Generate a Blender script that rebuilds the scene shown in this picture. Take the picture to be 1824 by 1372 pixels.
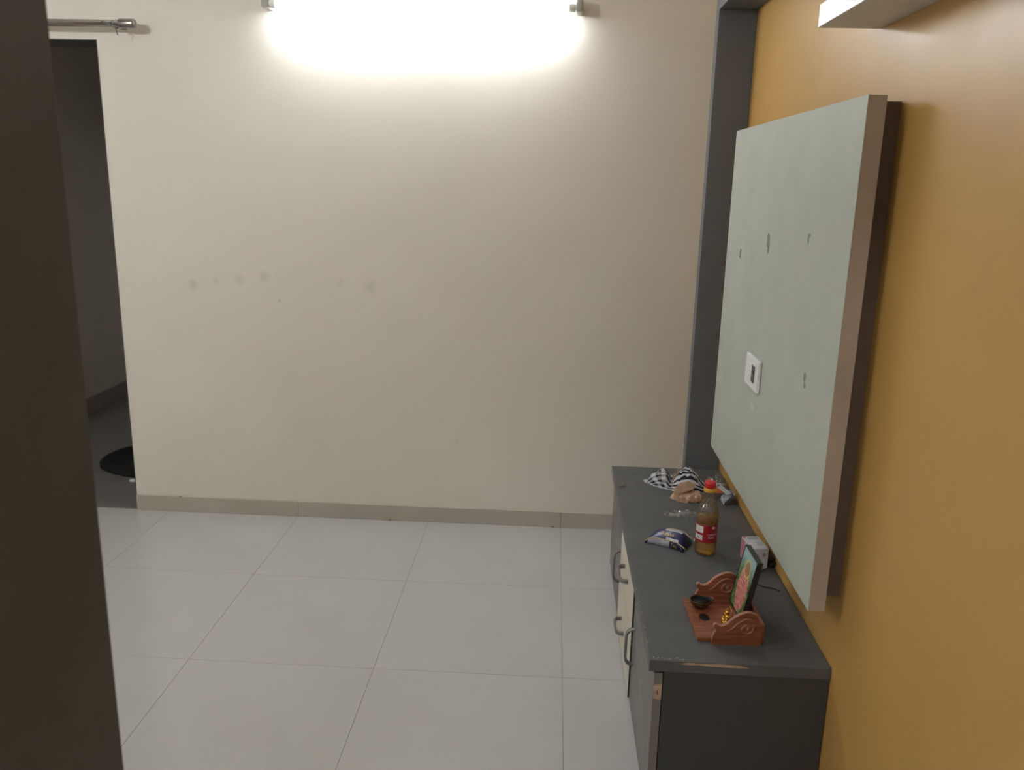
import bpy, bmesh, math, random
from mathutils import Vector, Matrix, noise

for _o in list(bpy.data.objects):
    bpy.data.objects.remove(_o)
S = bpy.context.scene
COL = S.collection
PI = math.pi

# ------------------------------------------------------------------ camera
cam_d = bpy.data.cameras.new('camera')
cam = bpy.data.objects.new('camera', cam_d)
COL.objects.link(cam)
RX = (0.998413, 0.05142, 0.022958)       # camera right, in world
UP = (-0.034497, 0.236272, 0.971074)     # camera up
BK = (0.044508, -0.970325, 0.237671)     # camera back
cam.matrix_world = Matrix(((RX[0], UP[0], BK[0], 0.0),
                           (RX[1], UP[1], BK[1], 0.0),
                           (RX[2], UP[2], BK[2], 1.52),
                           (0, 0, 0, 1)))
cam_d.sensor_width = 36.0
cam_d.lens = 29.423
cam_d.clip_start = 0.02
cam_d.dof.use_dof = True
cam_d.dof.focus_distance = 2.9
cam_d.dof.aperture_fstop = 10.0
S.camera = cam

# ------------------------------------------------------------------ world, exposure
W = bpy.data.worlds.new('world')
S.world = W
W.use_nodes = True
W.node_tree.nodes['Background'].inputs[0].default_value = (0.02, 0.02, 0.022, 1)
W.node_tree.nodes['Background'].inputs[1].default_value = 1.0
S.view_settings.view_transform = 'Standard'
S.view_settings.look = 'None'
S.view_settings.gamma = 1.0
S.view_settings.use_curve_mapping = False
S.view_settings.exposure = 0.67
TUBE_STRENGTH = 49.0       # tube lamp on the back wall
WALL_LAMP_STRENGTH = 142.0  # short LED batten high on the near partition wall (out of frame)
PASSAGE_FILL_STRENGTH = 46.0     # added fill lamp over the passage behind the camera, never in view

# ------------------------------------------------------------------ helpers
def lin(c):
    r = []
    for v in c:
        v = v / 255.0
        r.append(v / 12.92 if v <= 0.04045 else ((v + 0.055) / 1.055) ** 2.4)
    return (r[0], r[1], r[2], 1.0)

class NT:
    def __init__(self, name):
        self.m = bpy.data.materials.new(name)
        self.m.use_nodes = True
        self.t = self.m.node_tree
        self.b = self.t.nodes['Principled BSDF']
        self.out = self.t.nodes['Material Output']
    def n(self, typ, **kw):
        x = self.t.nodes.new(typ)
        for k, v in kw.items():
            setattr(x, k, v)
        return x
    def l(self, a, b):
        self.t.links.new(a, b)
    def math(self, op, a, b=None, c=None, clamp=False):
        x = self.n('ShaderNodeMath', operation=op)
        x.use_clamp = clamp
        for i, v in enumerate((a, b, c)):
            if v is None:
                continue
            if isinstance(v, (int, float)):
                x.inputs[i].default_value = v
            else:
                self.l(v, x.inputs[i])
        return x.outputs[0]
    def mix(self, f, a, b):
        x = self.n('ShaderNodeMix', data_type='RGBA')
        for i, v in ((0, f), (6, a), (7, b)):
            if isinstance(v, (int, float)):
                x.inputs[i].default_value = v
            elif isinstance(v, tuple):
                x.inputs[i].default_value = v
            else:
                self.l(v, x.inputs[i])
        return x.outputs[2]
    def coord(self, scale=(1, 1, 1), loc=(0, 0, 0)):
        tc = self.n('ShaderNodeTexCoord')
        mp = self.n('ShaderNodeMapping')
        mp.inputs['Scale'].default_value = scale
        mp.inputs['Location'].default_value = loc
        self.l(tc.outputs['Object'], mp.inputs['Vector'])
        return mp.outputs['Vector']
    def noise(self, vec, scale, detail=4, rough=0.55, dist=0.0):
        x = self.n('ShaderNodeTexNoise')
        x.inputs['Scale'].default_value = scale
        x.inputs['Detail'].default_value = detail
        x.inputs['Roughness'].default_value = rough
        x.inputs['Distortion'].default_value = dist
        self.l(vec, x.inputs['Vector'])
        return x.outputs['Fac']
    def ramp(self, f, stops):
        x = self.n('ShaderNodeValToRGB')
        e = x.color_ramp.elements
        while len(e) < len(stops):
            e.new(0.5)
        for i, (p, c) in enumerate(stops):
            e[i].position = p
            e[i].color = c
        self.l(f, x.inputs[0])
        return x.outputs[0]
    def step(self, f, lo, hi):
        x = self.n('ShaderNodeMapRange')
        x.clamp = True
        x.inputs[1].default_value = lo
        x.inputs[2].default_value = hi
        self.l(f, x.inputs[0])
        return x.outputs[0]
    def bump(self, h, strength, dist=0.002):
        x = self.n('ShaderNodeBump')
        x.inputs['Strength'].default_value = strength
        x.inputs['Distance'].default_value = dist
        self.l(h, x.inputs['Height'])
        self.l(x.outputs[0], self.b.inputs['Normal'])

def mat(name, c1, c2=None, rough=0.5, scale=8.0, bump=0.0, bscale=180.0, spec=0.5, metal=0.0,
        stretch=(1, 1, 1), detail=4, coat=0.0, ior=None):
    k = NT(name)
    c2 = c2 or tuple(min(255, v * 0.93) for v in c1)
    v = k.coord(stretch)
    f = k.noise(v, scale, detail)
    f = k.step(f, 0.3, 0.7)
    k.l(k.mix(f, lin(c1), lin(c2)), k.b.inputs['Base Color'])
    k.b.inputs['Roughness'].default_value = rough
    k.b.inputs['Metallic'].default_value = metal
    k.b.inputs['Specular IOR Level'].default_value = spec
    k.b.inputs['Coat Weight'].default_value = coat
    if bump:
        k.bump(k.noise(v, bscale, 3), bump)
    return k.m

def obj(name, bm, m=None, parent=None, smooth=False):
    me = bpy.data.meshes.new(name)
    bmesh.ops.recalc_face_normals(bm, faces=bm.faces[:])
    if smooth:
        for f in bm.faces:
            f.smooth = True
    bm.to_mesh(me)
    bm.free()
    return obj_me(name, me, m, parent)

def obj_me(name, me, m=None, parent=None):
    o = bpy.data.objects.new(name, me)
    COL.objects.link(o)
    if m is not None and len(me.materials) == 0:
        for q in (m if isinstance(m, (list, tuple)) else [m]):
            me.materials.append(q)
    if parent is not None:
        o.parent = parent
    return o

def thing(name, label, cat, loc=(0, 0, 0), rotz=0.0, group=None):
    o = bpy.data.objects.new(name, None)
    COL.objects.link(o)
    o.location = loc
    o.rotation_euler = (0, 0, rotz)
    return tag(o, label, cat, group)

def tag(o, label, cat, group=None):
    o['label'] = label
    o['category'] = cat
    if group:
        o['group'] = group
    return o

def struct(name, bm, m, label=None, parent=None, smooth=False):
    o = obj(name, bm, m, parent, smooth)
    o['kind'] = 'structure'
    if label:
        o['label'] = label
    return o

def add_box(bm, x0, x1, y0, y1, z0, z1, mi=0):
    v = [bm.verts.new(p) for p in ((x0, y0, z0), (x1, y0, z0), (x1, y1, z0), (x0, y1, z0),
                                   (x0, y0, z1), (x1, y0, z1), (x1, y1, z1), (x0, y1, z1))]
    for q in ((0, 3, 2, 1), (4, 5, 6, 7), (0, 1, 5, 4), (1, 2, 6, 5), (2, 3, 7, 6), (3, 0, 4, 7)):
        f = bm.faces.new([v[i] for i in q])
        f.material_index = mi

def box(x0, x1, y0, y1, z0, z1, bev=0.0, seg=2):
    bm = bmesh.new()
    add_box(bm, x0, x1, y0, y1, z0, z1)
    if bev:
        bmesh.ops.bevel(bm, geom=bm.edges[:], offset=bev, segments=seg, affect='EDGES', profile=0.6)
    return bm

def lathe(profile, n=40, close=True, fn=None):
    """profile: list of (r, z); fn(theta, r, z) -> (r, z) lets the section vary."""
    bm = bmesh.new()
    rings = []
    for (r, z) in profile:
        ring = []
        for i in range(n):
            t = 2 * PI * i / n
            rr, zz = fn(t, r, z) if fn else (r, z)
            ring.append(bm.verts.new((rr * math.cos(t), rr * math.sin(t), zz)))
        rings.append(ring)
    for a, b in zip(rings[:-1], rings[1:]):
        for i in range(n):
            bm.faces.new((a[i], a[(i + 1) % n], b[(i + 1) % n], b[i]))
    if close:
        bm.faces.new(rings[0])
        bm.faces.new(rings[-1])
    return bm

def add_tube(bm, pts, r, n=10, mi=0):
    pts = [Vector(p) for p in pts]
    rr = r if isinstance(r, (list, tuple)) else [r] * len(pts)
    rings = []
    up = Vector((0, 0, 1))
    for i, p in enumerate(pts):
        d = (pts[min(i + 1, len(pts) - 1)] - pts[max(i - 1, 0)]).normalized()
        a = d.cross(up)
        if a.length < 1e-3:
            a = d.cross(Vector((0, 1, 0)))
        a.normalize()
        b = d.cross(a).normalized()
        rings.append([bm.verts.new(p + (a * math.cos(2 * PI * k / n) + b * math.sin(2 * PI * k / n)) * rr[i])
                      for k in range(n)])
    for A, B in zip(rings[:-1], rings[1:]):
        for k in range(n):
            f = bm.faces.new((A[k], A[(k + 1) % n], B[(k + 1) % n], B[k]))
            f.material_index = mi
    bm.faces.new(rings[0]).material_index = mi
    bm.faces.new(rings[-1]).material_index = mi

def tube(pts, r, n=10):
    bm = bmesh.new()
    add_tube(bm, pts, r, n)
    return bm

def smooth_path(pts, k=6):
    """Catmull-Rom through the points."""
    P = [Vector(p) for p in pts]
    out = []
    for i in range(len(P) - 1):
        p0, p1, p2, p3 = P[max(i - 1, 0)], P[i], P[i + 1], P[min(i + 2, len(P) - 1)]
        for j in range(k):
            t = j / k
            out.append(0.5 * ((2 * p1) + (p2 - p0) * t + (2 * p0 - 5 * p1 + 4 * p2 - p3) * t * t
                              + (-p0 + 3 * p1 - 3 * p2 + p3) * t ** 3))
    out.append(P[-1])
    return out

def sweep_strap(path, side, w, t):
    """flat strap of width w (along 'side') and thickness t swept along path."""
    bm = bmesh.new()
    side = Vector(side).normalized()
    P = [Vector(p) for p in path]
    rings = []
    for i, p in enumerate(P):
        d = (P[min(i + 1, len(P) - 1)] - P[max(i - 1, 0)]).normalized()
        nrm = d.cross(side).normalized()
        rings.append([bm.verts.new(p + side * a * w / 2 + nrm * b * t / 2)
                      for a, b in ((-1, -0.5), (-0.7, -1), (0.7, -1), (1, -0.5), (1, 0.5), (0.7, 1), (-0.7, 1), (-1, 0.5))])
    for A, B in zip(rings[:-1], rings[1:]):
        for k in range(8):
            bm.faces.new((A[k], A[(k + 1) % 8], B[(k + 1) % 8], B[k]))
    bm.faces.new(rings[0])
    bm.faces.new(rings[-1])
    return bm

def text_bm(body, size, fn, align='LEFT'):
    cu = bpy.data.curves.new('lettering', 'FONT')
    cu.body = body
    cu.size = size
    cu.align_x = align
    cu.resolution_u = 3
    o = bpy.data.objects.new('lettering', cu)
    COL.objects.link(o)
    dg = bpy.context.evaluated_depsgraph_get()
    me = bpy.data.meshes.new_from_object(o.evaluated_get(dg))
    bpy.data.objects.remove(o)
    bpy.data.curves.remove(cu)
    bm = bmesh.new()
    bm.from_mesh(me)
    bpy.data.meshes.remove(me)
    for v in bm.verts:
        v.co = Vector(fn(v.co.x, v.co.y))
    return bm

def curve_prism(outer, holes, thick, bev=0.0):
    """2D outline (x, y) with holes, extruded along local z, centred on z=0."""
    cu = bpy.data.curves.new('outline', 'CURVE')
    cu.dimensions = '2D'
    cu.fill_mode = 'BOTH'
    cu.extrude = thick / 2 - bev
    cu.bevel_depth = bev
    cu.bevel_resolution = 1
    for pts in [outer] + holes:
        sp = cu.splines.new('POLY')
        sp.points.add(len(pts) - 1)
        for p, q in zip(sp.points, pts):
            p.co = (q[0], q[1], 0, 1)
        sp.use_cyclic_u = True
    o = bpy.data.objects.new('outline', cu)
    COL.objects.link(o)
    dg = bpy.context.evaluated_depsgraph_get()
    me = bpy.data.meshes.new_from_object(o.evaluated_get(dg))
    bpy.data.objects.remove(o)
    bpy.data.curves.remove(cu)
    bm = bmesh.new()
    bm.from_mesh(me)
    bpy.data.meshes.remove(me)
    bmesh.ops.remove_doubles(bm, verts=bm.verts[:], dist=1e-6)
    return bm

def patch(pts, thick, axis):
    """thin irregular chip; pts are 3D points on a plane, lifted by 'thick' along axis."""
    bm = bmesh.new()
    ax = Vector(axis)
    a = [bm.verts.new(Vector(p)) for p in pts]
    b = [bm.verts.new(Vector(p) + ax * thick) for p in pts]
    bm.faces.new(a)
    bm.faces.new(b)
    n = len(pts)
    for i in range(n):
        bm.faces.new((a[i], a[(i + 1) % n], b[(i + 1) % n], b[i]))
    return bm

# ------------------------------------------------------------------ materials
def wall_mat():
    k = NT('cream_wall_paint')
    v = k.coord()
    f = k.step(k.noise(v, 1.6, 5), 0.3, 0.7)
    c = k.mix(f, lin((226, 219, 209)), lin((221, 214, 203)))
    # greasy rub marks left on the paint at shoulder height
    wob = k.noise(v, 22.0, 3)
    for (x, z, r, s) in ((-1.554, 1.051, .024, .34), (-1.449, 1.068, .018, .20), (-1.348, 1.078, .024, .28),
                         (-1.234, 1.091, .030, .26), (-0.908, 1.077, .022, .14), (-0.778, 1.061, .030, .26),
                         (-1.175, 0.991, .007, .45), (-1.183, 1.10, .005, .4), (-0.40, .39, .006, .35)):
        sub = k.n('ShaderNodeVectorMath', operation='DISTANCE')
        k.l(v, sub.inputs[0])
        sub.inputs[1].default_value = (x, 3.54, z)
        d = k.math('ADD', sub.outputs['Value'], k.math('MULTIPLY', k.math('SUBTRACT', wob, 0.5), r * 1.1))
        m_ = k.math('MULTIPLY', k.math('SUBTRACT', 1.0, k.step(d, r * 0.1, r * 1.15)), s * 0.72)
        c = k.mix(m_, c, lin((120, 112, 98)))
    k.l(c, k.b.inputs['Base Color'])
    k.b.inputs['Roughness'].default_value = 0.55
    k.bump(k.noise(v, 60.0, 4), 0.05, 0.003)
    return k.m

def tile_mat():
    k = NT('vitrified_tile')
    v = k.coord()
    f = k.step(k.noise(v, 3.0, 6), 0.3, 0.7)
    c = k.mix(f, lin((188, 187, 184)), lin((184, 182, 179)))
    k.l(c, k.b.inputs['Base Color'])
    k.b.inputs['Roughness'].default_value = 0.16
    k.b.inputs['Specular IOR Level'].default_value = 0.5
    return k.m

def orange_mat():
    k = NT('orange_gloss_paint')
    v = k.coord()
    f = k.step(k.noise(v, 2.0, 5), 0.3, 0.7)
    c = k.mix(f, lin((200, 158, 88)), lin((194, 152, 84)))
    k.l(c, k.b.inputs['Base Color'])
    k.l(k.math('ADD', k.math('MULTIPLY', k.noise(v, 5.0, 4), 0.16), 0.30), k.b.inputs['Roughness'])
    k.bump(k.noise(v, 9.0, 4), 0.12, 0.004)
    return k.m

def film_mat(name, tint=(240, 242, 244), gloss=0.16, haze=0.12):
    k = NT(name)
    tr = k.n('ShaderNodeBsdfTransparent')
    tr.inputs[0].default_value = lin(tint)
    df = k.n('ShaderNodeBsdfTranslucent')
    df.inputs[0].default_value = lin((225, 226, 226))
    d2 = k.n('ShaderNodeBsdfDiffuse')
    d2.inputs[0].default_value = lin((225, 226, 226))
    hz = k.n('ShaderNodeMixShader')
    hz.inputs[0].default_value = 0.5
    k.l(df.outputs[0], hz.inputs[1])
    k.l(d2.outputs[0], hz.inputs[2])
    m1 = k.n('ShaderNodeMixShader')
    m1.inputs[0].default_value = haze
    k.l(tr.outputs[0], m1.inputs[1])
    k.l(hz.outputs[0], m1.inputs[2])
    gl = k.n('ShaderNodeBsdfGlossy')
    gl.inputs['Roughness'].default_value = 0.12
    fr = k.n('ShaderNodeFresnel')
    fr.inputs[0].default_value = 1.45
    v = k.coord()
    fac = k.math('ADD', k.math('MULTIPLY', fr.outputs[0], 0.8),
                 k.math('MULTIPLY', k.noise(v, 60, 3), gloss), clamp=True)
    mx = k.n('ShaderNodeMixShader')
    k.l(fac, mx.inputs[0])
    k.l(m1.outputs[0], mx.inputs[1])
    k.l(gl.outputs[0], mx.inputs[2])
    k.l(mx.outputs[0], k.out.inputs['Surface'])
    return k.m

def oil_mat():
    k = NT('amber_oil')
    v = k.coord()
    f = k.noise(v, 12, 2)
    k.l(k.mix(f, lin((253, 206, 88)), lin((250, 194, 74))), k.b.inputs['Base Color'])
    k.b.inputs['Roughness'].default_value = 0.04
    k.b.inputs['IOR'].default_value = 1.36
    k.b.inputs['Transmission Weight'].default_value = 0.84
    return k.m

def wood_mat():
    k = NT('sheesham_wood')
    v = k.coord((6, 60, 60))
    f = k.noise(v, 1.6, 6, 0.6, 0.6)
    k.l(k.ramp(f, [(0.28, lin((92, 48, 30))), (0.5, lin((136, 78, 52))), (0.72, lin((160, 98, 70)))]),
        k.b.inputs['Base Color'])
    k.b.inputs['Roughness'].default_value = 0.42
    return k.m

def laminate_mat(name, c1, c2, rough, spec=0.5):
    k = NT(name)
    v = k.coord((1, 1, 1))
    f = k.step(k.noise(v, 7.0, 6), 0.3, 0.7)
    fine = k.noise(v, 260.0, 2)
    c = k.mix(f, lin(c1), lin(c2))
    k.l(c, k.b.inputs['Base Color'])
    k.b.inputs['Specular IOR Level'].default_value = spec
    k.l(k.math('ADD', k.math('MULTIPLY', f, 0.12), rough), k.b.inputs['Roughness'])
    k.bump(fine, 0.04, 0.001)
    return k.m

def cloth_mat():
    """black and white check; the weave runs along the mesh's own UVs."""
    k = NT('checked_cloth')
    uv = k.n('ShaderNodeUVMap')
    sp = k.n('ShaderNodeSeparateXYZ')
    k.l(uv.outputs[0], sp.inputs[0])
    u, w = sp.outputs[0], sp.outputs[1]
    def bands(x, freq, lo):
        fr = k.math('FRACT', k.math('MULTIPLY', x, freq))
        tri = k.math('ABSOLUTE', k.math('SUBTRACT', fr, 0.5))
        return k.step(tri, lo - 0.04, lo + 0.04)
    su = bands(u, 7.0, 0.26)
    sv = bands(w, 10.0, 0.25)
    left = k.math('SUBTRACT', 1.0, k.step(u, 0.38, 0.44))
    plaid = k.math('ADD', k.math('MULTIPLY', su, 0.42), k.math('MULTIPLY', sv, 0.5))
    val = k.math('ADD', k.math('MULTIPLY', plaid, left),
                 k.math('MULTIPLY', k.math('MULTIPLY', sv, 0.85), k.math('SUBTRACT', 1.0, left)), clamp=True)
    k.l(k.mix(val, lin((30, 31, 38)), lin((206, 205, 208))), k.b.inputs['Base Color'])
    k.b.inputs['Roughness'].default_value = 0.9
    return k.m

def print_mat():
    """garden-green print with a rosy blotchy centre and a golden ring: a plain stand-in for the picture."""
    k = NT('glossy_print')
    tc = k.n('ShaderNodeTexCoord')
    sp = k.n('ShaderNodeSeparateXYZ')
    k.l(tc.outputs['Object'], sp.inputs[0])
    y, z = sp.outputs[1], sp.outputs[2]          # local: y -.05..+.05, z 0..0.16
    v = tc.outputs['Object']
    n1 = k.noise(v, 60, 5, 0.65, 1.2)
    n2 = k.noise(v, 140, 4, 0.7, 1.0)
    bgc = k.ramp(n1, [(0.3, lin((34, 58, 36))), (0.5, lin((86, 122, 66))), (0.7, lin((150, 168, 120)))])
    sky = k.step(z, 0.10, 0.15)
    bgc = k.mix(k.math('MULTIPLY', sky, 0.75), bgc, lin((168, 196, 206)))
    fig = k.ramp(n2, [(0.28, lin((92, 44, 60))), (0.45, lin((196, 104, 104))), (0.58, lin((226, 176, 160))), (0.72, lin((170, 70, 64)))])
    ex = k.math('DIVIDE', k.math('ADD', y, 0.002), 0.040)
    ez = k.math('DIVIDE', k.math('SUBTRACT', z, 0.066), 0.066)
    d = k.math('ADD', k.math('MULTIPLY', ex, ex), k.math('MULTIPLY', ez, ez))
    d = k.math('ADD', d, k.math('MULTIPLY', k.math('SUBTRACT', n1, 0.5), 1.6))
    c = k.mix(k.math('SUBTRACT', 1.0, k.step(d, 0.75, 1.0)), bgc, fig)
    hx = k.math('ADD', y, 0.004)
    hz = k.math('SUBTRACT', z, 0.122)
    hr = k.math('SQRT', k.math('ADD', k.math('MULTIPLY', hx, hx), k.math('MULTIPLY', hz, hz)))
    hr = k.math('ADD', hr, k.math('MULTIPLY', k.math('SUBTRACT', n2, 0.5), 0.010))
    inner = k.math('SUBTRACT', 1.0, k.step(hr, 0.017, 0.021))
    ring = k.math('SUBTRACT', 1.0, k.step(k.math('ABSOLUTE', k.math('SUBTRACT', hr, 0.022)), 0.002, 0.004))
    c = k.mix(k.math('MULTIPLY', inner, 0.7), c, k.mix(n2, lin((96, 62, 40)), lin((206, 150, 92))))
    c = k.mix(k.math('MULTIPLY', ring, 0.8), c, lin((206, 190, 96)))
    k.l(c, k.b.inputs['Base Color'])
    k.b.inputs['Roughness'].default_value = 0.25
    return k.m

def packet_mat():
    k = NT('printed_foil_scrap')
    v = k.coord()
    f = k.noise(v, 55, 3, 0.5, 0.8)
    k.l(k.ramp(f, [(0.46, lin((206, 210, 216))), (0.5, lin((60, 78, 112))), (0.56, lin((206, 210, 216))), (0.62, lin((120, 134, 156)))]),
        k.b.inputs['Base Color'])
    k.b.inputs['Roughness'].default_value = 0.4
    return k.m

M = dict(
    wall=wall_mat(), lining=laminate_mat('dark_door_lining', (88, 86, 83), (82, 80, 77), 0.5), inner=mat('grey_cream_paint', (226, 219, 209), (220, 213, 203), rough=0.6, scale=3),
    inner_skirt=mat('grey_brown_skirting', (164, 154, 144), rough=0.5, scale=6),
    granite=mat('dark_grey_floor_tile', (132, 129, 125), (124, 121, 118), rough=0.3, scale=12), tile=tile_mat(), orange=orange_mat(), film=film_mat('clear_plastic_film', (240, 242, 244), 0.22, 0.18),
    pet=film_mat('clear_bottle_plastic', (248, 248, 246), 0.05, 0.06), oil=oil_mat(), wood=wood_mat(),
    cloth=cloth_mat(), print=print_mat(), scrap=packet_mat(),
    grout=mat('tile_grout', (140, 136, 128), rough=0.9, scale=40),
    skirt=mat('beige_skirting_tile', (184, 176, 165), (177, 169, 158), rough=0.35, scale=5),
    ceiling=mat('ceiling_white', (232, 229, 222), (226, 223, 216), rough=0.8, scale=2),
    dark_lam=laminate_mat('charcoal_laminate', (64, 64, 63), (60, 60, 59), 0.42),
    top_lam=laminate_mat('charcoal_top_laminate', (90, 91, 92), (82, 83, 84), 0.36),
    fin_lam=laminate_mat('slate_laminate', (105, 108, 112), (100, 103, 107), 0.42),
    door_lam=laminate_mat('dark_brown_door_veneer', (88, 91, 96), (82, 85, 90), 0.5),
    front_lam=laminate_mat('grey_front_laminate', (122, 118, 114), (116, 112, 108), 0.38),
    cream_lam=laminate_mat('cream_front_laminate', (214, 206, 190), (207, 199, 183), 0.40),
    panel_lam=laminate_mat('pale_grey_green_laminate', (183, 187, 177), (178, 182, 172), 0.5),
    panel_edge=laminate_mat('beige_edge_band', (180, 165, 151), (172, 157, 143), 0.5),
    backing=mat('brown_backing_board', (112, 94, 82), rough=0.7, scale=12),
    white_lam=laminate_mat('white_shelf_laminate', (216, 216, 215), (208, 208, 207), 0.3),
    raw_wood=mat('raw_particle_board', (188, 162, 142), (164, 138, 118), rough=0.85, scale=90),
    pale_chip=mat('pale_worn_edge', (176, 172, 164), (150, 146, 138), rough=0.8, scale=120),
    mark=mat('grey_scuff', (120, 124, 114), (140, 144, 134), rough=0.8, scale=300),
    pale_mark=mat('pale_scuff', (205, 209, 199), rough=0.7, scale=100),
    steel=mat('brushed_steel', (176, 172, 168), (150, 146, 142), rough=0.32, metal=1.0, scale=30, stretch=(4, 60, 60)),
    nickel=mat('satin_nickel', (136, 133, 128), (124, 121, 116), rough=0.36, metal=0.5, scale=30),
    wire=mat('blue_grey_wire', (112, 120, 126), rough=0.5, scale=40),
    white_pl=mat('white_switch_plastic', (238, 238, 236), (233, 233, 231), rough=0.3, scale=10),
    grey_pl=mat('grey_end_cap_plastic', (176, 174, 168), rough=0.5, scale=20),
    dark_pl=mat('dark_socket_plastic', (66, 76, 84), (84, 94, 100), rough=0.35, scale=60),
    black_pl=mat('black_plastic', (24, 24, 25), rough=0.4, scale=30),
    frame_bk=mat('black_picture_frame', (30, 31, 32), rough=0.35, scale=30),
    rubber=mat('black_pile_mat', (30, 30, 31), (20, 20, 21), rough=0.95, scale=60, bump=0.5, bscale=300),
    red_cap=mat('red_cap_plastic', (204, 38, 40), rough=0.35, scale=20),
    yel_cap=mat('yellow_collar_plastic', (222, 176, 66), rough=0.4, scale=20),
    red_label=mat('red_label_paper', (168, 28, 40), (148, 20, 34), rough=0.4, scale=10),
    white_ink=mat('white_print', (225, 224, 222), rough=0.5, spec=0.15, scale=50),
    dark_ink=mat('dark_print', (52, 54, 66), rough=0.6, spec=0.15, scale=50),
    blue_ink=mat('blue_print', (90, 104, 134), rough=0.6, spec=0.15, scale=50),
    gold_ink=mat('gold_print', (196, 166, 104), (176, 146, 88), rough=0.35, metal=0.3, scale=60),
    navy=mat('navy_foil', (44, 46, 92), (34, 36, 76), rough=0.28, scale=40),
    silver=mat('silver_white_foil', (206, 206, 216), (180, 180, 194), rough=0.3, scale=60),
    clip=mat('beige_clip_plastic', (190, 172, 142), (176, 158, 130), rough=0.45, scale=40),
    paper=mat('brown_kraft_paper', (200, 168, 138), (184, 150, 120), rough=0.85, scale=30, bump=0.25, bscale=120),
    tan=mat('tan_cloth_label', (176, 146, 122), rough=0.9, scale=60),
    orange_card=mat('orange_card', (198, 96, 58), (184, 84, 48), rough=0.5, scale=40),
    mauve_card=mat('mauve_card', (120, 96, 92), (104, 82, 78), rough=0.6, scale=50),
    box_card=mat('white_carton', (206, 206, 212), (199, 199, 205), rough=0.5, scale=20),
    pink_card=mat('pink_carton_strip', (200, 128, 140), rough=0.5, scale=20),
    wood_edge=mat('pale_wood_edge', (168, 120, 98), (150, 102, 80), rough=0.6, scale=80),
    groove=mat('carved_wood_lighter', (158, 110, 88), (140, 92, 70), rough=0.6, scale=80),
    brass=mat('aged_brass', (118, 84, 54), (80, 56, 40), rough=0.38, metal=0.75, scale=80),
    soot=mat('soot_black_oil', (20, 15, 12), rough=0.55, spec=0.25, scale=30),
    gold=mat('polished_gold', (226, 178, 84), (206, 152, 62), rough=0.24, metal=0.9, scale=90),
    stone=mat('beige_stone_chip', (150, 138, 128), (130, 118, 108), rough=0.9, scale=120),
)

# ------------------------------------------------------------------ the room shell
XW, YB, ZC = 0.685, 3.54, 2.75           # orange wall, back wall, ceiling
XL, YN = -3.30, 0.60                      # hall's left wall and the near partition
DX0, DX1, DZ = -2.78, -1.882, 2.037       # doorway in the back wall
TH = 0.20
IX0, IY1 = -2.95, 6.0                     # the dark room beyond
YC = -1.6                                 # end of the passage the camera stands in
XP = -1.30                                # left side of that passage

# floor: bed of grout, tiles laid on it one by one
bm = bmesh.new()
add_box(bm, XL - .1, XW + .1, YN - .1, YB + .0, -0.08, -0.0015)
add_box(bm, XP - .1, XW + .1, YC - .1, YN - .1, -0.08, -0.0015)
add_box(bm, IX0 - .1, -1.64, YB, IY1 + .1, -0.08, -0.0015)
floor = struct('floor', bm, M['grout'], 'glossy pale grey tiled floor of large square tiles')
T = 0.60
GX, GY = 0.0725, 2.950
_tile_cache = {}
def lay_tiles(x0, x1, y0, y1, tm='tile'):
    i0 = math.floor((x0 - GX) / T); i1 = math.ceil((x1 - GX) / T)
    j0 = math.floor((y0 - GY) / T); j1 = math.ceil((y1 - GY) / T)
    g = 0.0007
    for i in range(i0, i1):
        for j in range(j0, j1):
            ax = max(GX + i * T, x0) + g; bx = min(GX + (i + 1) * T, x1) - g
            ay = max(GY + j * T, y0) + g; by = min(GY + (j + 1) * T, y1) - g
            if bx - ax < 0.02 or by - ay < 0.02:
                continue
            key = (round(bx - ax, 4), round(by - ay, 4), tm)
            if key not in _tile_cache:
                bm_ = box(0, key[0], 0, key[1], -0.0015, 0.0)
                me = bpy.data.meshes.new('tile')
                bm_.to_mesh(me); bm_.free()
                me.materials.append(M[tm])
                _tile_cache[key] = me
            o = bpy.data.objects.new('tile', _tile_cache[key])
            COL.objects.link(o)
            o.location = (ax, ay, 0)
            o.parent = floor
lay_tiles(XL, XW, YN - .1, YB)
lay_tiles(XP, XW, YC, YN - .1)
lay_tiles(IX0, -1.70, YB, IY1, 'granite')

# back wall with its doorway
bm = bmesh.new()
add_box(bm, DX1, XW + .12, YB, YB + TH, 0, ZC)
add_box(bm, DX0, DX1, YB, YB + TH, DZ, ZC)
add_box(bm, XL - .1, DX0, YB, YB + TH, 0, ZC)
struct('wall_back', bm, M['wall'], 'cream painted back wall carrying the tube light')
# dark lining of the doorway
bm = bmesh.new()
t = 0.004
add_box(bm, DX0, DX1, YB + .001, YB + TH, DZ - t, DZ)
add_box(bm, DX1 - t, DX1, YB + .001, YB + TH, 0, DZ - t)
add_box(bm, DX0, DX0 + t, YB + .001, YB + TH, 0, DZ - t)
struct('trim_1', bm, M['lining'], 'dark lining around the doorway in the back wall')

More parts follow.
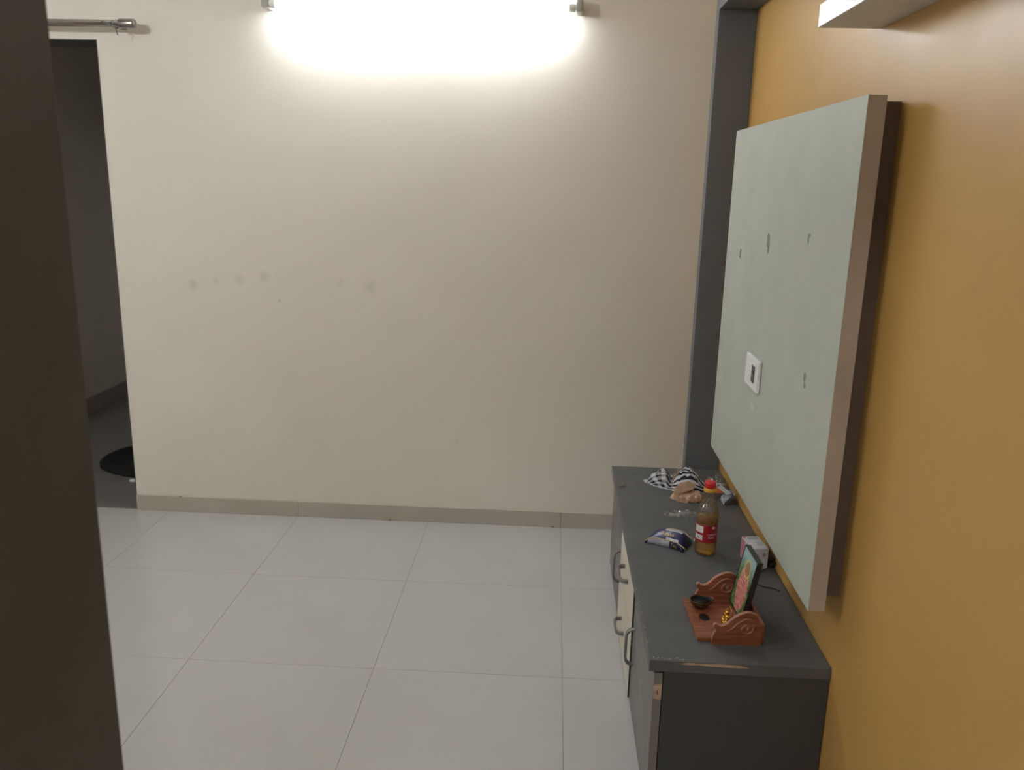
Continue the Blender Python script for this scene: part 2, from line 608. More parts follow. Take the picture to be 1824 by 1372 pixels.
bm = box(XW, XW + .12, YC, YB, 0, ZC)
struct('wall_right', bm, M['orange'], 'glossy orange painted wall behind the low cabinet')
struct('wall_left', box(XL - .1, XL, YN - .1, YB, 0, ZC), M['wall'], 'cream left wall of the hall')
bm = bmesh.new()
add_box(bm, XL, -.382, YN - .16, YN - .005, 0, ZC)
add_box(bm, -.382, XW, YN - .16, YN - .005, 2.13, ZC)
struct('wall_front', bm, M['wall'], 'cream partition wall with the doorway the camera looks through')
struct('wall_passage', box(XP - .1, XP, YC, YN - .1, 0, ZC), M['wall'], 'cream wall of the passage')
struct('wall_behind', box(XP - .1, XW + .12, YC - .1, YC, 0, ZC), M['wall'], 'cream wall at the end of the passage')
struct('ceiling', box(XL - .1, XW + .12, YC - .1, YB + TH, ZC, ZC + .1), M['ceiling'], 'white ceiling')
# dark room beyond the doorway
struct('wall_inner_left', box(IX0 - .1, IX0, YB + TH, IY1, 0, ZC), M['inner'], 'unlit wall inside the dark room')
struct('wall_inner_back', box(IX0 - .1, -1.6, IY1, IY1 + .1, 0, ZC), M['inner'], 'unlit far wall of the dark room')
struct('wall_inner_right', box(-1.70, -1.60, YB + TH, IY1, 0, ZC), M['inner'], 'unlit right wall of the dark room')
struct('ceiling_inner', box(IX0 - .1, -1.6, YB + TH, IY1 + .1, ZC, ZC + .1), M['inner'], 'unlit ceiling of the dark room')
struct('baseboard_inner', box(IX0, IX0 + .012, YB + TH, IY1, 0, .10), M['inner_skirt'], 'dark skirting inside the dark room')

# skirting: tile strips set end to end
sk = bpy.data.objects.new('baseboard_back', None)
COL.objects.link(sk); sk['kind'] = 'structure'; sk['label'] = 'beige tile skirting along the cream back wall'
xs = [DX1] + [GX - 2 * T * k for k in (1, 0)] + [XW]
for a, b in zip(xs[:-1], xs[1:]):
    obj('skirting_tile', box(a + .0004, b - .0004, YB - .011, YB - .0003, 0.0, .0735, .0012, 1), M['skirt'], sk)
random.seed(4)
for i, xx in enumerate((-1.68, -0.71, 0.03)):      # chipped mortar bits on the skirting
    obj('mortar_bit', box(xx, xx + .012, YB - .0135, YB - .0105, .0715 if i == 0 else .0005, .0765 if i == 0 else .006, .001, 1), M['stone'], sk)

# slate frame round the orange wall: upright fin at the far end, beam across the top
struct('trim_2', box(.551, XW - .0005, 3.20, 3.258, 0, 2.119, .0008, 1), M['fin_lam'], 'dark slate upright fin at the far end of the orange wall')
struct('trim_3', box(.551, XW - .0005, -0.2, 3.258, 2.1195, 2.178, .0008, 1), M['fin_lam'], 'dark slate beam along the top of the orange wall')

# dark door frame close to the camera: the doorway the view is taken through
door = bpy.data.objects.new('door_1', None)
COL.objects.link(door); door['kind'] = 'structure'; door['label'] = 'dark brown door frame close to the camera at the left edge'
obj('jamb', box(-.381, -.352, YN - .185, YN + .0, 0, 2.10, .0004, 1), M['door_lam'], door)
obj('jamb', box(XW - .030, XW - .0005, YN - .185, YN, 0, 2.10, .0004, 1), M['door_lam'], door)
obj('head', box(-.381, XW - .0005, YN - .185, YN, 2.1005, 2.129, .0004, 1), M['door_lam'], door)

# ------------------------------------------------------------------ tube light
tl = thing('tube_light', 'long white glowing tube light fixed high on the cream wall', 'tube light', (-0.547, YB, 2.168))
obj('batten', box(-.606, .606, -.045, -.0005, -.004, .036, .004, 2), M['white_pl'], tl)
k = NT('tube_glow')
em = k.n('ShaderNodeEmission')
em.inputs[0].default_value = (0.92, 0.965, 1.0, 1)
em.inputs[1].default_value = TUBE_STRENGTH
k.l(em.outputs[0], k.out.inputs['Surface'])
gp = [(0.0, 0.0), (.0135, .001), (.014, .004)]
bm = lathe([(.0135, -.572), (.014, -.568), (.014, .568), (.0135, .572)], 24)
bmesh.ops.transform(bm, matrix=Matrix.Translation((0, -.062, 0)) @ Matrix.Rotation(PI / 2, 4, 'Y'), verts=bm.verts[:])
obj('glowing_tube', bm, k.m, tl, True)
for sgn in (-1, 1):
    bm = lathe([(.0145, .573), (.0150, .575), (.0150, .592), (.012, .597)], 24)
    bmesh.ops.transform(bm, matrix=Matrix.Translation((0, -.062, 0)) @ Matrix.Rotation(sgn * PI / 2, 4, 'Y'), verts=bm.verts[:])
    obj('tube_cap', bm, M['white_pl'], tl, True)
    a, b = sorted((sgn * .600, sgn * .626))
    e = obj('end_holder', box(a, b, -.078, -.0005, -.016, .034, .008, 3), M['grey_pl'], tl)

# ------------------------------------------------------------------ fill lamp added to brighten camera-facing surfaces (out of frame)
def fill_lamp(label, loc, strength, rad):
    cl = thing('fill_lamp', label, 'ceiling lamp', loc)
    q = rad / .178
    obj('lamp_rim', lathe([(.175 * q, 0), (.178 * q, -.004), (.178 * q, -.030), (.172 * q, -.034), (.165 * q, -.032), (.165 * q, -.004)], 48, True), M['white_pl'], cl, True)
    k = NT('fill_lamp_glow')
    em = k.n('ShaderNodeEmission')
    em.inputs[0].default_value = (0.92, 0.965, 1.0, 1)
    em.inputs[1].default_value = strength
    k.l(em.outputs[0], k.out.inputs['Surface'])
    obj('lamp_diffuser', lathe([(.163 * q, -.006), (.163 * q, -.036), (.150 * q, -.048), (.10 * q, -.056), (.01 * q, -.058)], 48, True), k.m, cl, True)
fill_lamp('added round fill lamp over the passage, unseen behind the camera', (-.30, -.75, ZC - .0005), PASSAGE_FILL_STRENGTH, .178)

# short LED batten on the near partition, facing the cream wall
wl = thing('wall_lamp', 'short white batten lamp high on the partition wall facing the cream wall', 'wall lamp', (-2.52, YN - .0045, 2.46))
obj('lamp_base', box(-.24, .24, 0, .030, -.045, .045, .004, 2), M['white_pl'], wl)
k = NT('wall_lamp_glow')
em = k.n('ShaderNodeEmission')
em.inputs[0].default_value = (0.92, 0.965, 1.0, 1)
em.inputs[1].default_value = WALL_LAMP_STRENGTH
k.l(em.outputs[0], k.out.inputs['Surface'])
obj('lamp_diffuser', box(-.225, .225, .0305, .060, -.040, .040, .014, 3), k.m, wl)
for sgn in (-1, 1):
    a, b = sorted((sgn * .2255, sgn * .240))
    obj('end_cap', box(a, b, .0305, .062, -.043, .043, .004, 2), M['grey_pl'], wl)

# ------------------------------------------------------------------ curtain rod over the doorway
cr = thing('curtain_rod', 'brushed metal curtain rod with a thick end cap above the dark doorway', 'curtain rod', (-1.710, 3.468, 2.0865))
obj('rod', tube([(-1.25, 0, 0), (-.035, 0, 0)], .0135, 20), M['steel'], cr, True)
bm = lathe([(.0165, -.035), (.0182, -.033), (.0182, .020), (.0165, .026), (.010, .030)], 28)
bmesh.ops.transform(bm, matrix=Matrix.Rotation(PI / 2, 4, 'Y'), verts=bm.verts[:])
obj('end_cap', bm, M['steel'], cr, True)
for bx_ in (-.055, -1.15):
    br = obj('bracket', tube(smooth_path([(bx_, .0715, .012), (bx_, .045, .008), (bx_ + .002, .02, -.010), (bx_, 0, -.0175), (bx_, -.016, -.006), (bx_, -.017, .008)], 5), .0035, 8), M['nickel'], cr, True)
    obj('bracket_plate', box(bx_ - .012, bx_ + .012, .0675, .0717, -.012, .03, .002, 1), M['nickel'], br)
obj('wire_hook', tube(smooth_path([(-.10, -.015, .004), (-.075, -.016, -.004), (-.052, -.016, -.014), (-.045, -.012, -.026), (-.044, -.012, -.036), (-.040, -.012, -.044)], 5), .0028, 8), M['wire'], cr, True)

# ------------------------------------------------------------------ mat in the dark room
bm = bmesh.new()
rings = []
N = 64
for (s, z) in ((1.0, 0.0), (1.0, .018), (.97, .030), (.90, .030), (.85, .012), (.5, .011), (.02, .011)):
    ring = []
    for i in range(N):
        a = 2 * PI * i / N
        ca, sa = math.cos(a), math.sin(a)
        ex = 2 / 2.5
        ring.append(bm.verts.new((.40 * s * math.copysign(abs(ca) ** ex, ca), .25 * s * math.copysign(abs(sa) ** ex, sa), z)))
    rings.append(ring)
for A, B in zip(rings[:-1], rings[1:]):
    for i in range(N):
        bm.faces.new((A[i], A[(i + 1) % N], B[(i + 1) % N], B[i]))
bm.faces.new(rings[0]); bm.faces.new(rings[-1])
o = obj('floor_mat', bm, M['rubber'], None, True)
o.location = (-1.985, 4.165, 0); o.rotation_euler = (0, 0, math.radians(-10))
tag(o, 'black oval floor mat lying in the dark room beyond the doorway', 'mat')
bm = bmesh.new()
bmesh.ops.create_icosphere(bm, subdivisions=3, radius=1)
for v in bm.verts:
    n_ = noise.noise(v.co * 2.3)
    v.co = Vector((v.co.x * .024, v.co.y * .014, max(v.co.z, -.6) * .008 + .0048)) * (1 + .2 * n_)
    v.co.z = max(v.co.z, 0)
o = obj('paper_scrap', bm, M['white_pl'], None, True)
o.location = (-2.075, 3.885, 0)
tag(o, 'tiny white crumpled scrap beside the black mat in the doorway', 'scrap')

# ------------------------------------------------------------------ floating shelf
sh = thing('floating_shelf', 'white floating shelf fixed high on the orange wall', 'shelf', (XW, 1.971, 1.855))
obj('shelf_board', box(-.128, -.0005, -1.25, 0, 0, .047, .0008, 1), M['white_lam'], sh)
obj('front_strip', box(-.1325, -.1282, -1.25, 0, 0, .047, .0006, 1), M['white_lam'], sh)

# ------------------------------------------------------------------ TV panel on the orange wall
PF, PBK, PY0, PY1, PZ0, PZ1 = .603, .640, 1.755, 2.985, .586, 1.699
tp = thing('tv_backboard', 'pale grey-green laminated board standing off the orange wall above the cabinet', 'wall panel', (XW, 2.37, PZ0))
LX = lambda x: x - XW
LY = lambda y: y - 2.37
LZ = lambda z: z - PZ0
obj('panel_face', box(LX(PF), LX(PF + .0012), LY(PY0), LY(PY1), 0, LZ(PZ1)), M['panel_lam'], tp)
obj('panel_core', box(LX(PF + .0014), LX(PBK), LY(PY0 + .0004), LY(PY1 - .0004), .0004, LZ(PZ1) - .0004), M['panel_edge'], tp)
obj('backing_box', box(LX(PBK + .0003), -.0005, LY(1.798), LY(2.93), .02, LZ(PZ1) - .008), M['backing'], tp)
random.seed(11)
def scuff(y, z, w, h, m, seed):
    random.seed(seed)
    pts = []
    for i in range(11):
        a = 2 * PI * i / 11
        r = 0.55 + 0.45 * random.random()
        pts.append((LX(PF - .0002), LY(y + 1.35 * w * r * math.cos(a)), LZ(z + h * r * math.sin(a))))
    obj('scuff_mark', patch(pts, .0002, (-1, 0, 0)), m, tp)
scuff(2.422, 1.369, .016, .030, M['mark'], 1)
scuff(2.416, 1.345, .008, .014, M['mark'], 2)
scuff(2.766, 1.306, .014, .022, M['mark'], 3)
scuff(2.049, 1.402, .006, .018, M['mark'], 4)
scuff(2.040, 1.410, .006, .006, M['mark'], 41)
scuff(1.962, 1.083, .008, .013, M['mark'], 5)
scuff(1.957, 1.064, .007, .009, M['mark'], 6)
scuff(2.429, .884, .022, .012, M['pale_mark'], 7)

# switch plate on the panel
sp_ = thing('switch_plate', 'white switch plate with a dark socket on the grey-green panel', 'switch', (PF, 2.437, .987))
bm = box(-.011, -.0003, -.077, .077, -.047, .047, .004, 3)
obj('cover_plate', bm, M['white_pl'], sp_)
obj('rocker_switch', box(-.0128, -.0112, -.006, .034, -.023, .023, .0008, 1), M['white_pl'], sp_)
s_ = obj('socket_module', box(-.0122, -.0112, -.044, -.008, -.025, .025, .0004, 1), M['dark_pl'], sp_)
obj('socket_shutter', box(-.0128, -.0123, -.040, -.012, .002, .010), M['black_pl'], s_)
for dz in (-.012, .002, .014):
    obj('pin_hole', box(-.01305, -.0129, .008 + .1 * abs(dz), .013 + .1 * abs(dz), dz - .0025, dz + .0025), M['grey_pl'], sp_)

# ------------------------------------------------------------------ low cabinet
CZ = .424
CX0, CY0, CY1 = .260, 1.787, 3.180
cab = thing('tv_cabinet', 'low charcoal cabinet with cream drawers along the orange wall', 'cabinet', (.47, 2.48, 0))
B = lambda x0, x1, y0, y1, z0, z1, b=0.0, s=1: box(x0 - .47, x1 - .47, y0 - 2.48, y1 - 2.48, z0, z1, b, s)
obj('side_panel', B(.2955, XW - .003, CY0, CY0 + .018, 0, CZ - .0305), M['dark_lam'], cab)
obj('side_panel', B(.2955, XW - .003, CY1 - .018, CY1, 0, CZ - .0305), M['dark_lam'], cab)
obj('back_panel', B(XW - .010, XW - .003, CY0 + .0185, CY1 - .0185, 0, CZ - .0305), M['dark_lam'], cab)
obj('bottom_panel', B(.2955, XW - .0105, CY0 + .0185, CY1 - .0185, .012, .030), M['dark_lam'], cab)
obj('plinth', B(.2955, .310, CY0 + .0185, CY1 - .0185, 0, .0115), M['dark_lam'], cab)
for yy in (2.250, 2.700):
    obj('divider', B(.2955, XW - .0105, yy - .009, yy + .009, .0305, CZ - .0305), M['dark_lam'], cab)
top = obj('top_slab', B(CX0, XW - .001, CY0 - .001, CY1, CZ - .030, CZ, .0012, 2), M['top_lam'], cab)
FX0, FX1 = .273, .2935
def handle(parent, along, pos, L, proj, m, off):
    """arched strap handle; pos=(y,z) centre; along 'z' or 'y'."""
    pr = [(-L / 2, 0), (-L / 2 + .001, .010), (-L / 2 + .005, .017), (-L / 2 + .013, proj - .002), (-L / 2 + .024, proj),
          (L / 2 - .024, proj), (L / 2 - .013, proj - .002), (L / 2 - .005, .017), (L / 2 - .001, .010), (L / 2, 0)]
    path = []
    for a, d in pr:
        p = (FX0 + off - .0002 - d - .47, (a if along == 'y' else 0) + pos[0] - 2.48, (a if along == 'z' else 0) + pos[1])
        path.append(p)
    side = (0, 1, 0) if along == 'z' else (0, 0, 1)
    obj('handle', sweep_strap(path, side, .014, .0080), m, parent, False)
def front(name, y0, y1, z0, z1, m, xo=0.0):
    return obj(name, B(FX0 + xo, FX1, y0, y1, z0, z1, .0008, 1), m, cab)
obj('gap_shade_strip', B(FX0 - .0044, FX1, 2.2545, 2.6985, .2037, .2073), M['dark_lam'], cab)  # dark strip filling the gap between the drawers, standing in for its shade
d1 = front('door', 1.787, 2.2495, .008, .388, M['front_lam'])
d2 = front('door', 2.7005, 3.177, .008, .388, M['front_lam'])
w1 = front('drawer', 2.2545, 2.6985, .2075, .388, M['cream_lam'], -.005)
w2 = front('drawer', 2.2545, 2.6985, .008, .2035, M['cream_lam'], -.005)
obj('edge_band', B(FX0 - .0048, FX1, 2.2528, 2.2543, .2077, .3878), M['dark_lam'], w1)
obj('edge_band', B(FX0 - .0048, FX1, 2.2528, 2.2543, .0082, .2033), M['dark_lam'], w2)
handle(d1, 'z', (2.210, .204), .112, .024, M['nickel'], 0)
handle(d2, 'z', (2.738, .204), .116, .024, M['nickel'], 0)
handle(w1, 'y', (2.485, .300), .110, .024, M['nickel'], -.005)
handle(w2, 'y', (2.505, .103), .100, .024, M['nickel'], -.005)
# worn spots of the laminate
yq = CY0 - .0011 - 2.48
def chip(parent, pts, m):
    obj('worn_chip', patch([(x - .47, yq, z) for x, z in pts], .0004, (0, -1, 0)), m, parent)
chip(top, [(.333, .4175), (.350, .4155), (.372, .4165), (.395, .4145), (.430, .4140), (.470, .4135), (.494, .4150), (.485, .4175), (.462, .4205), (.425, .4215), (.385, .4205), (.350, .4215), (.340, .4195)], M['raw_wood'])
obj('worn_chip', patch([(x - .47, CY0 - .0002 - 2.48, z) for x, z in ((.2732, .322), (.2734, .355), (.2765, .3585), (.2930, .3585), (.2932, .318), (.279, .3185))], .0004, (0, -1, 0)), M['raw_wood'], d1)
obj('screw_mark', patch([(x - .47, CY0 - .0007 - 2.48, z) for x, z in ((.2822, .332), (.2838, .332), (.2838, .344), (.2822, .344))], .0003, (0, -1, 0)), M['soot'], d1)
def top_chip(pts, m):
    obj('worn_chip', patch([(x - .47, y - 2.48, CZ + .00005) for x, y in pts], .0003, (0, 0, 1)), m, top)
random.seed(21)
for i in range(9):
    x = .272 + i * .0085 + random.uniform(-.003, .003)
    y = CY0 + .006 + random.uniform(0, .008)
    w = random.uniform(.0012, .0035)
    top_chip([(x - w, y), (x, y - w * .7), (x + w, y + w * .2), (x + w * .2, y + w)], M['pale_chip'])
for i in range(14):
    x = .30 + random.random() * .34
    y = 1.83 + random.random() * 1.2
    w = random.uniform(.0006, .0014)
    top_chip([(x - w, y), (x, y - w), (x + w, y), (x, y + w)], M['pale_chip'])
for i in range(7):
    y = 1.86 + i * .045 + random.uniform(-.02, .02)
    w = random.uniform(.004, .010)
    top_chip([(.2615, y - w), (.2640, y - w * .3), (.2655, y + w * .2), (.2635, y + w * .5), (.2615, y + w)], M['mark'])
obj('worn_chip', patch([(CX0 - .0001 - .47, y - 2.48, z) for y, z in ((3.165, .400), (3.176, .402), (3.177, .420), (3.12, .4225), (3.06, .417), (3.10, .408))], .0003, (-1, 0, 0)), M['pale_chip'], top)

# ------------------------------------------------------------------ things on the cabinet
def hfield(nx, ny, hf, footprint):
    """closed mound: footprint(u, v) -> (x, y), hf(u, v) -> z; flat underside; UVs = (u, v)."""
    bm = bmesh.new()
    uvl = bm.loops.layers.uv.new('UVMap')
    G = []
    for j in range(ny + 1):
        row = []
        for i in range(nx + 1):
            u, v = i / nx, j / ny
            x, y = footprint(u, v)
            row.append((bm.verts.new((x, y, max(hf(u, v), 0.0004))), (u, v)))
        G.append(row)
    for j in range(ny):
        for i in range(nx):
            q = [G[j][i], G[j][i + 1], G[j + 1][i + 1], G[j + 1][i]]
            f = bm.faces.new([a[0] for a in q])
            for lp, a in zip(f.loops, q):
                lp[uvl].uv = a[1]
    # underside
    edge = [G[0][i] for i in range(nx)] + [G[j][nx] for j in range(ny)] + [G[ny][i] for i in range(nx, 0, -1)] + [G[j][0] for j in range(ny, 0, -1)]
    low = [bm.verts.new((a[0].co.x, a[0].co.y, 0)) for a in edge]
    n = len(edge)
    for i in range(n):
        bm.faces.new((edge[i][0], edge[(i + 1) % n][0], low[(i + 1) % n], low[i]))
    bm.faces.new(low)
    return bm

# crumpled checked cloth: two puffed lobes with a crease between them
def disk(u, v, rx, ry):
    a, b = 2 * u - 1, 2 * v - 1
    x = a * math.sqrt(max(0, 1 - b * b / 2)); y = b * math.sqrt(max(0, 1 - a * a / 2))
    return x * rx, y * ry
def cloth_foot(u, v):
    x, y = disk(u, v, .118, .085)
    s = .62 + .38 * min(1, max(0, (x + .118) / .13))
    return x + .012 * noise.noise(Vector((v * 4, u * 3, 5))), y * s + .008 * noise.noise(Vector((u * 5, 2, v * 4))) - .012 * (x / .118)
def cloth_h(u, v):
    x, y = disk(u, v, 1, 1)
    r = math.sqrt(x * x + y * y)
    env = max(0, 1 - r ** 3.2)
    lobes = max(.052 * math.exp(-((x + .48) / .40) ** 2 - ((y + .1) / .85) ** 2), .066 * math.exp(-((x - .33) / .50) ** 2 - ((y + .05) / .8) ** 2))
    p = Vector((x * 2.6 + .4 * y, y * 2.2 - .5 * x, 1.7))
    fold = abs(noise.noise(p)) * .020 + abs(noise.noise(p * 2.3)) * .009
    crease = -.012 * math.exp(-((x + .13 - .15 * y) / .07) ** 2)
    return env ** .55 * (lobes + fold + crease - .004)
ct = thing('checked_cloth', 'crumpled black and white checked cloth at the far end of the cabinet', 'cloth', (.487, 2.997, CZ + .0002))
ct.rotation_euler = (0, 0, math.radians(-4))
obj('cloth', hfield(88, 72, cloth_h, cloth_foot), M['cloth'], ct, True)
# tan label sewn at the crease, lying on the cloth
bm = bmesh.new()
rows = []
for j in range(9):
    row = []
    for i in range(4):
        u = .435 + .035 * i + .012 * j / 8; v = .34 + .30 * j / 8
        x, y = cloth_foot(u, v)
        row.append(bm.verts.new((x, y, cloth_h(u, v) + .0012)))
    rows.append(row)
for a, b in zip(rows[:-1], rows[1:]):
    for i in range(3):
        bm.faces.new((a[i], a[i + 1], b[i + 1], b[i]))
bmesh.ops.solidify(bm, geom=bm.faces[:], thickness=.0006)
obj('cloth_label', bm, M['tan'], ct, False)

# crumpled brown paper
def crumple(nx, ny, rx, ry, h, seed, jit, foot_rot=0.0):
    random.seed(seed)
    cache = {}
    def key(u, v): return (round(u * nx), round(v * ny))
    def foot(u, v):
        i, j = key(u, v)
        if (i, j) not in cache:
            cache[(i, j)] = (random.uniform(-1, 1), random.uniform(-1, 1), random.random())
        a, b, c = cache[(i, j)]
        x, y = disk(u, v, rx, ry)
        return x + a * jit * rx / nx * 2, y + b * jit * ry / ny * 2
    def hf(u, v):
        foot(u, v)
        c = cache[key(u, v)][2]
        x, y = disk(u, v, 1, 1)
        env = max(0, 1 - (x * x + y * y) ** 2.2) ** .6
        return h * env * (.55 + .45 * c)
    return hfield(nx, ny, hf, foot)
pb = thing('paper_bag', 'crumpled brown paper bag in front of the checked cloth', 'paper bag', (.513, 2.860, CZ + .0002))
obj('crumpled_bag', crumple(8, 7, .060, .048, .034, 7, .55), M['paper'], pb)
bm = bmesh.new()       # the big folded-over flap leaning on top
pts = [(-.056, -.020, .016), (-.020, -.030, .032), (.012, -.020, .040), (.026, .012, .046), (.006, .040, .050), (-.026, .034, .044), (-.050, .010, .030), (-.012, .004, .047)]
vs = [bm.verts.new(p) for p in pts]
for i in range(7):
    bm.faces.new((vs[i], vs[(i + 1) % 7], vs[7]))
bmesh.ops.solidify(bm, geom=bm.faces[:], thickness=.0009)
obj('folded_flap', bm, M['paper'], pb)
bm = bmesh.new()       # loose lower lip of the bag
random.seed(5)
a_ = []; b_ = []
for i in range(9):
    t_ = i / 8
    a_.append(bm.verts.new((-.058 + .112 * t_, -.034 - .018 * math.sin(PI * t_), .004 + .004 * random.random())))
    b_.append(bm.verts.new((-.050 + .100 * t_, -.020 - .010 * math.sin(PI * t_), .017 + .006 * random.random())))
for i in range(8):
    bm.faces.new((a_[i], a_[i + 1], b_[i + 1], b_[i]))
bmesh.ops.solidify(bm, geom=bm.faces[:], thickness=.0009)
obj('bag_lip', bm, M['paper'], pb)

# clear plastic bag behind the bottle cap
o = obj('plastic_bag', crumple(12, 10, .040, .048, .042, 31, .5), M['film'], None, True)
o.location = (.638, 3.000, CZ + .0002)
tag(o, 'puffed clear plastic bag beside the checked cloth by the orange wall', 'plastic bag')
# flat clear wrapper
o = obj('plastic_wrapper', crumple(18, 7, .070, .024, .018, 33, .6), M['film'], None, False)
o.location = (.474, 2.690, CZ + .0002); o.rotation_euler = (0, 0, math.radians(-3))
tag(o, 'flat shiny clear plastic wrapper lying behind the oil bottle', 'wrapper')

# little stone chip
bm = bmesh.new()
v = [bm.verts.new(p) for p in ((-.011, -.006, 0), (.011, -.007, 0), (.010, .007, 0), (-.009, .006, 0), (.0105, -.0065, .010), (.0035, -.003, .0215), (.006, .005, .019), (-.0105, -.0055, .006))]
bmesh.ops.convex_hull(bm, input=v)
bmesh.ops.bevel(bm, geom=bm.edges[:], offset=.0007, segments=1, affect='EDGES')
o = obj('stone_chip', bm, M['stone'])
o.location = (.283, 2.952, CZ + .0001)
tag(o, 'small beige stone chip near the far front corner of the cabinet', 'stone')

# flat orange carton
oc = thing('orange_carton', 'small flat orange carton between the paper bag and the wall', 'carton', (.622, 2.896, CZ + .0002), math.radians(-2))
obj('carton_body', box(-.037, .025, -.033, .033, 0, .0205, .0004, 1), M['mauve_card'], oc)
obj('carton_lid', box(-.0374, .0254, -.0334, .0334, .0206, .0218, .0003, 1), M['orange_card'], oc)
obj('dark_end', box(.0145, .0256, -.0336, -.0331, .0005, .0203), M['black_pl'], oc)

# folded white and blue foil scrap against the wall
fs = thing('foil_packet', 'folded white and blue foil packet leaning against the orange wall', 'packet', (.652, 2.835, CZ + .0002))
def sheet(pts, quads, th=.0007):
    bm = bmesh.new()
    vs = [bm.verts.new(p) for p in pts]
    for q in quads:
        bm.faces.new([vs[i] for i in q])
    bmesh.ops.solidify(bm, geom=bm.faces[:], thickness=th)
    return bm
obj('packet_body', sheet([(-.024, -.038, .001), (-.030, .004, .010), (-.010, .030, .030), (.010, -.006, .030), (.000, -.026, .026), (-.020, -.030, .010), (.018, .030, .036), (.020, -.010, .026)],
                         [(0, 5, 1), (1, 5, 4), (1, 4, 3, 2), (2, 3, 7, 6)]), M['scrap'], fs)
bm = bmesh.new()
A_ = []; B_ = []
for i in range(9):
    t_ = i / 8
    a = PI * .9 * t_
    A_.append(bm.verts.new((-.018 + .044 * t_, -.040 + .020 * t_, .0012 + .030 * math.sin(a) * (.4 + .6 * t_))))
    B_.append(bm.verts.new((-.004 + .030 * t_, .002 + .012 * t_, .0015 + .036 * math.sin(a) * (.5 + .5 * t_))))
for i in range(8):
    bm.faces.new((A_[i], A_[i + 1], B_[i + 1], B_[i]))
bmesh.ops.solidify(bm, geom=bm.faces[:], thickness=.0007)
obj('curled_side', bm, M['silver'], fs, True)
obj('white_flap', sheet([(-.038, .040, .040), (-.020, .046, .046), (.006, -.004, .034), (-.010, -.012, .030)], [(0, 1, 2, 3)]), M['white_ink'], fs)

# ------------------------------------------------------------------ oil bottle
bt = thing('oil_bottle', 'half-full clear oil bottle with a red and yellow cap and red label', 'bottle', (.4945, 2.405, CZ + .0002))
BR = .0325
prof = [(.0, .0015), (.020, .0010), (.028, .0005), (.0315, .004), (BR, .010), (BR, .018), (BR - .0008, .0195), (BR, .021),
        (BR, .027), (BR - .0008, .0285), (BR, .030), (BR, .036), (BR - .0006, .038), (BR - .0006, .100), (BR, .102), (BR + .0004, .110), (BR, .122)]
for i in range(1, 15):
    t_ = i / 14
    z = .122 + .068 * t_
    r = .0130 + (BR - .0130) * (0.5 + 0.5 * math.cos(PI * min(1, t_ * 1.0))) ** .92
    prof.append((r, z))
prof += [(.0130, .196), (.0130, .203)]
def swirl(t, r, z):
    if .112 < z < .190:
        w = math.sin(PI * (z - .112) / .078)
        return r * (1 + .048 * w * math.cos(13 * (t + 15 * (z - .112)))), z
    return r, z
obj('bottle_shell', lathe(prof[1:], 84, True, swirl), M['pet'], bt, True)
oil = [(r - .0012, z + (.001 if z < .005 else 0)) for r, z in prof[1:] if z <= .119]
oil.append((oil[-1][0], .1195))
obj('oil', lathe(oil, 48, True), M['oil'], bt, True)
obj('cap', lathe([(.0165, .2105), (.0175, .2115), (.0175, .2260), (.0165, .2290), (.014, .2300), (.003, .2300)], 40), M['red_cap'], bt, True)
cl_ = obj('cap_collar', lathe([(.0165, .1975), (.0180, .1985), (.0180, .2085), (.0172, .2100)], 40), M['yel_cap'], bt, True)
# label wrapped round the waist
LR = BR - .0003
lab = lathe([(LR, .042), (LR, .098)], 64, False)
lb = obj('label', lab, M['red_label'], bt, True)
cdir = math.atan2(-2.405, -.4945)       # towards the room side of the bottle
def wrap(th0, z0, r):
    return lambda x, y: (r * math.cos(th0 + x / r), r * math.sin(th0 + x / r), z0 + y)
def wrap_patch(th_a, th_b, z0, z1, r, n=10):
    bm = bmesh.new()
    A = [bm.verts.new((r * math.cos(th_a + (th_b - th_a) * i / n), r * math.sin(th_a + (th_b - th_a) * i / n), z0)) for i in range(n + 1)]
    B_ = [bm.verts.new((r * math.cos(th_a + (th_b - th_a) * i / n), r * math.sin(th_a + (th_b - th_a) * i / n), z1)) for i in range(n + 1)]
    for i in range(n):
        bm.faces.new((A[i], A[i + 1], B_[i + 1], B_[i]))
    return bm
obj('label_panel', wrap_patch(cdir - 1.30, cdir - .30, .0735, .0945, LR + .00012), M['white_ink'], lb, True)
obj('label_panel', wrap_patch(cdir - 1.30, cdir - .33, .0500, .0660, LR + .00012), M['white_ink'], lb, True)
obj('lettering', text_bm('CARDIO', .0092, wrap(cdir + .12, .0665, LR + .00025)), M['white_ink'], lb)
obj('lettering', text_bm('PLUS', .0092, wrap(cdir + .18, .0570, LR + .00025)), M['white_ink'], lb)
obj('lettering', text_bm('~~~~', .0055, wrap(cdir - .85, .0820, LR + .00025)), M['dark_ink'], lb)
bm = bmesh.new()
vs = []
for i in range(18):
    a = 2 * PI * i / 18
    x_, y_ = .0052 * math.cos(a) * (1 + .15 * math.cos(3 * a)), .0036 * math.sin(a)
    vs.append(bm.verts.new(wrap(cdir + .66, .0915, LR + .00025)(x_, y_)))
bm.faces.new(vs)
obj('emblem', bm, M['white_ink'], lb)
bm = bmesh.new()
vs = [bm.verts.new(wrap(cdir - .75, .0565, LR + .00025)(x_, y_)) for x_, y_ in ((-.006, .001), (-.002, .0045), (.0, .001), (.005, -.001), (.003, -.0025), (-.001, -.0005))]
bm.faces.new(vs)
obj('emblem', bm, M['dark_ink'], lb)
for dz in (.1000, .1022):
    obj('label_line', wrap_patch(cdir - 1.35, cdir + .1, dz - .0972 + .0955, dz - .0972 + .0960, LR + .00014), M['gold_ink'], lb, True)

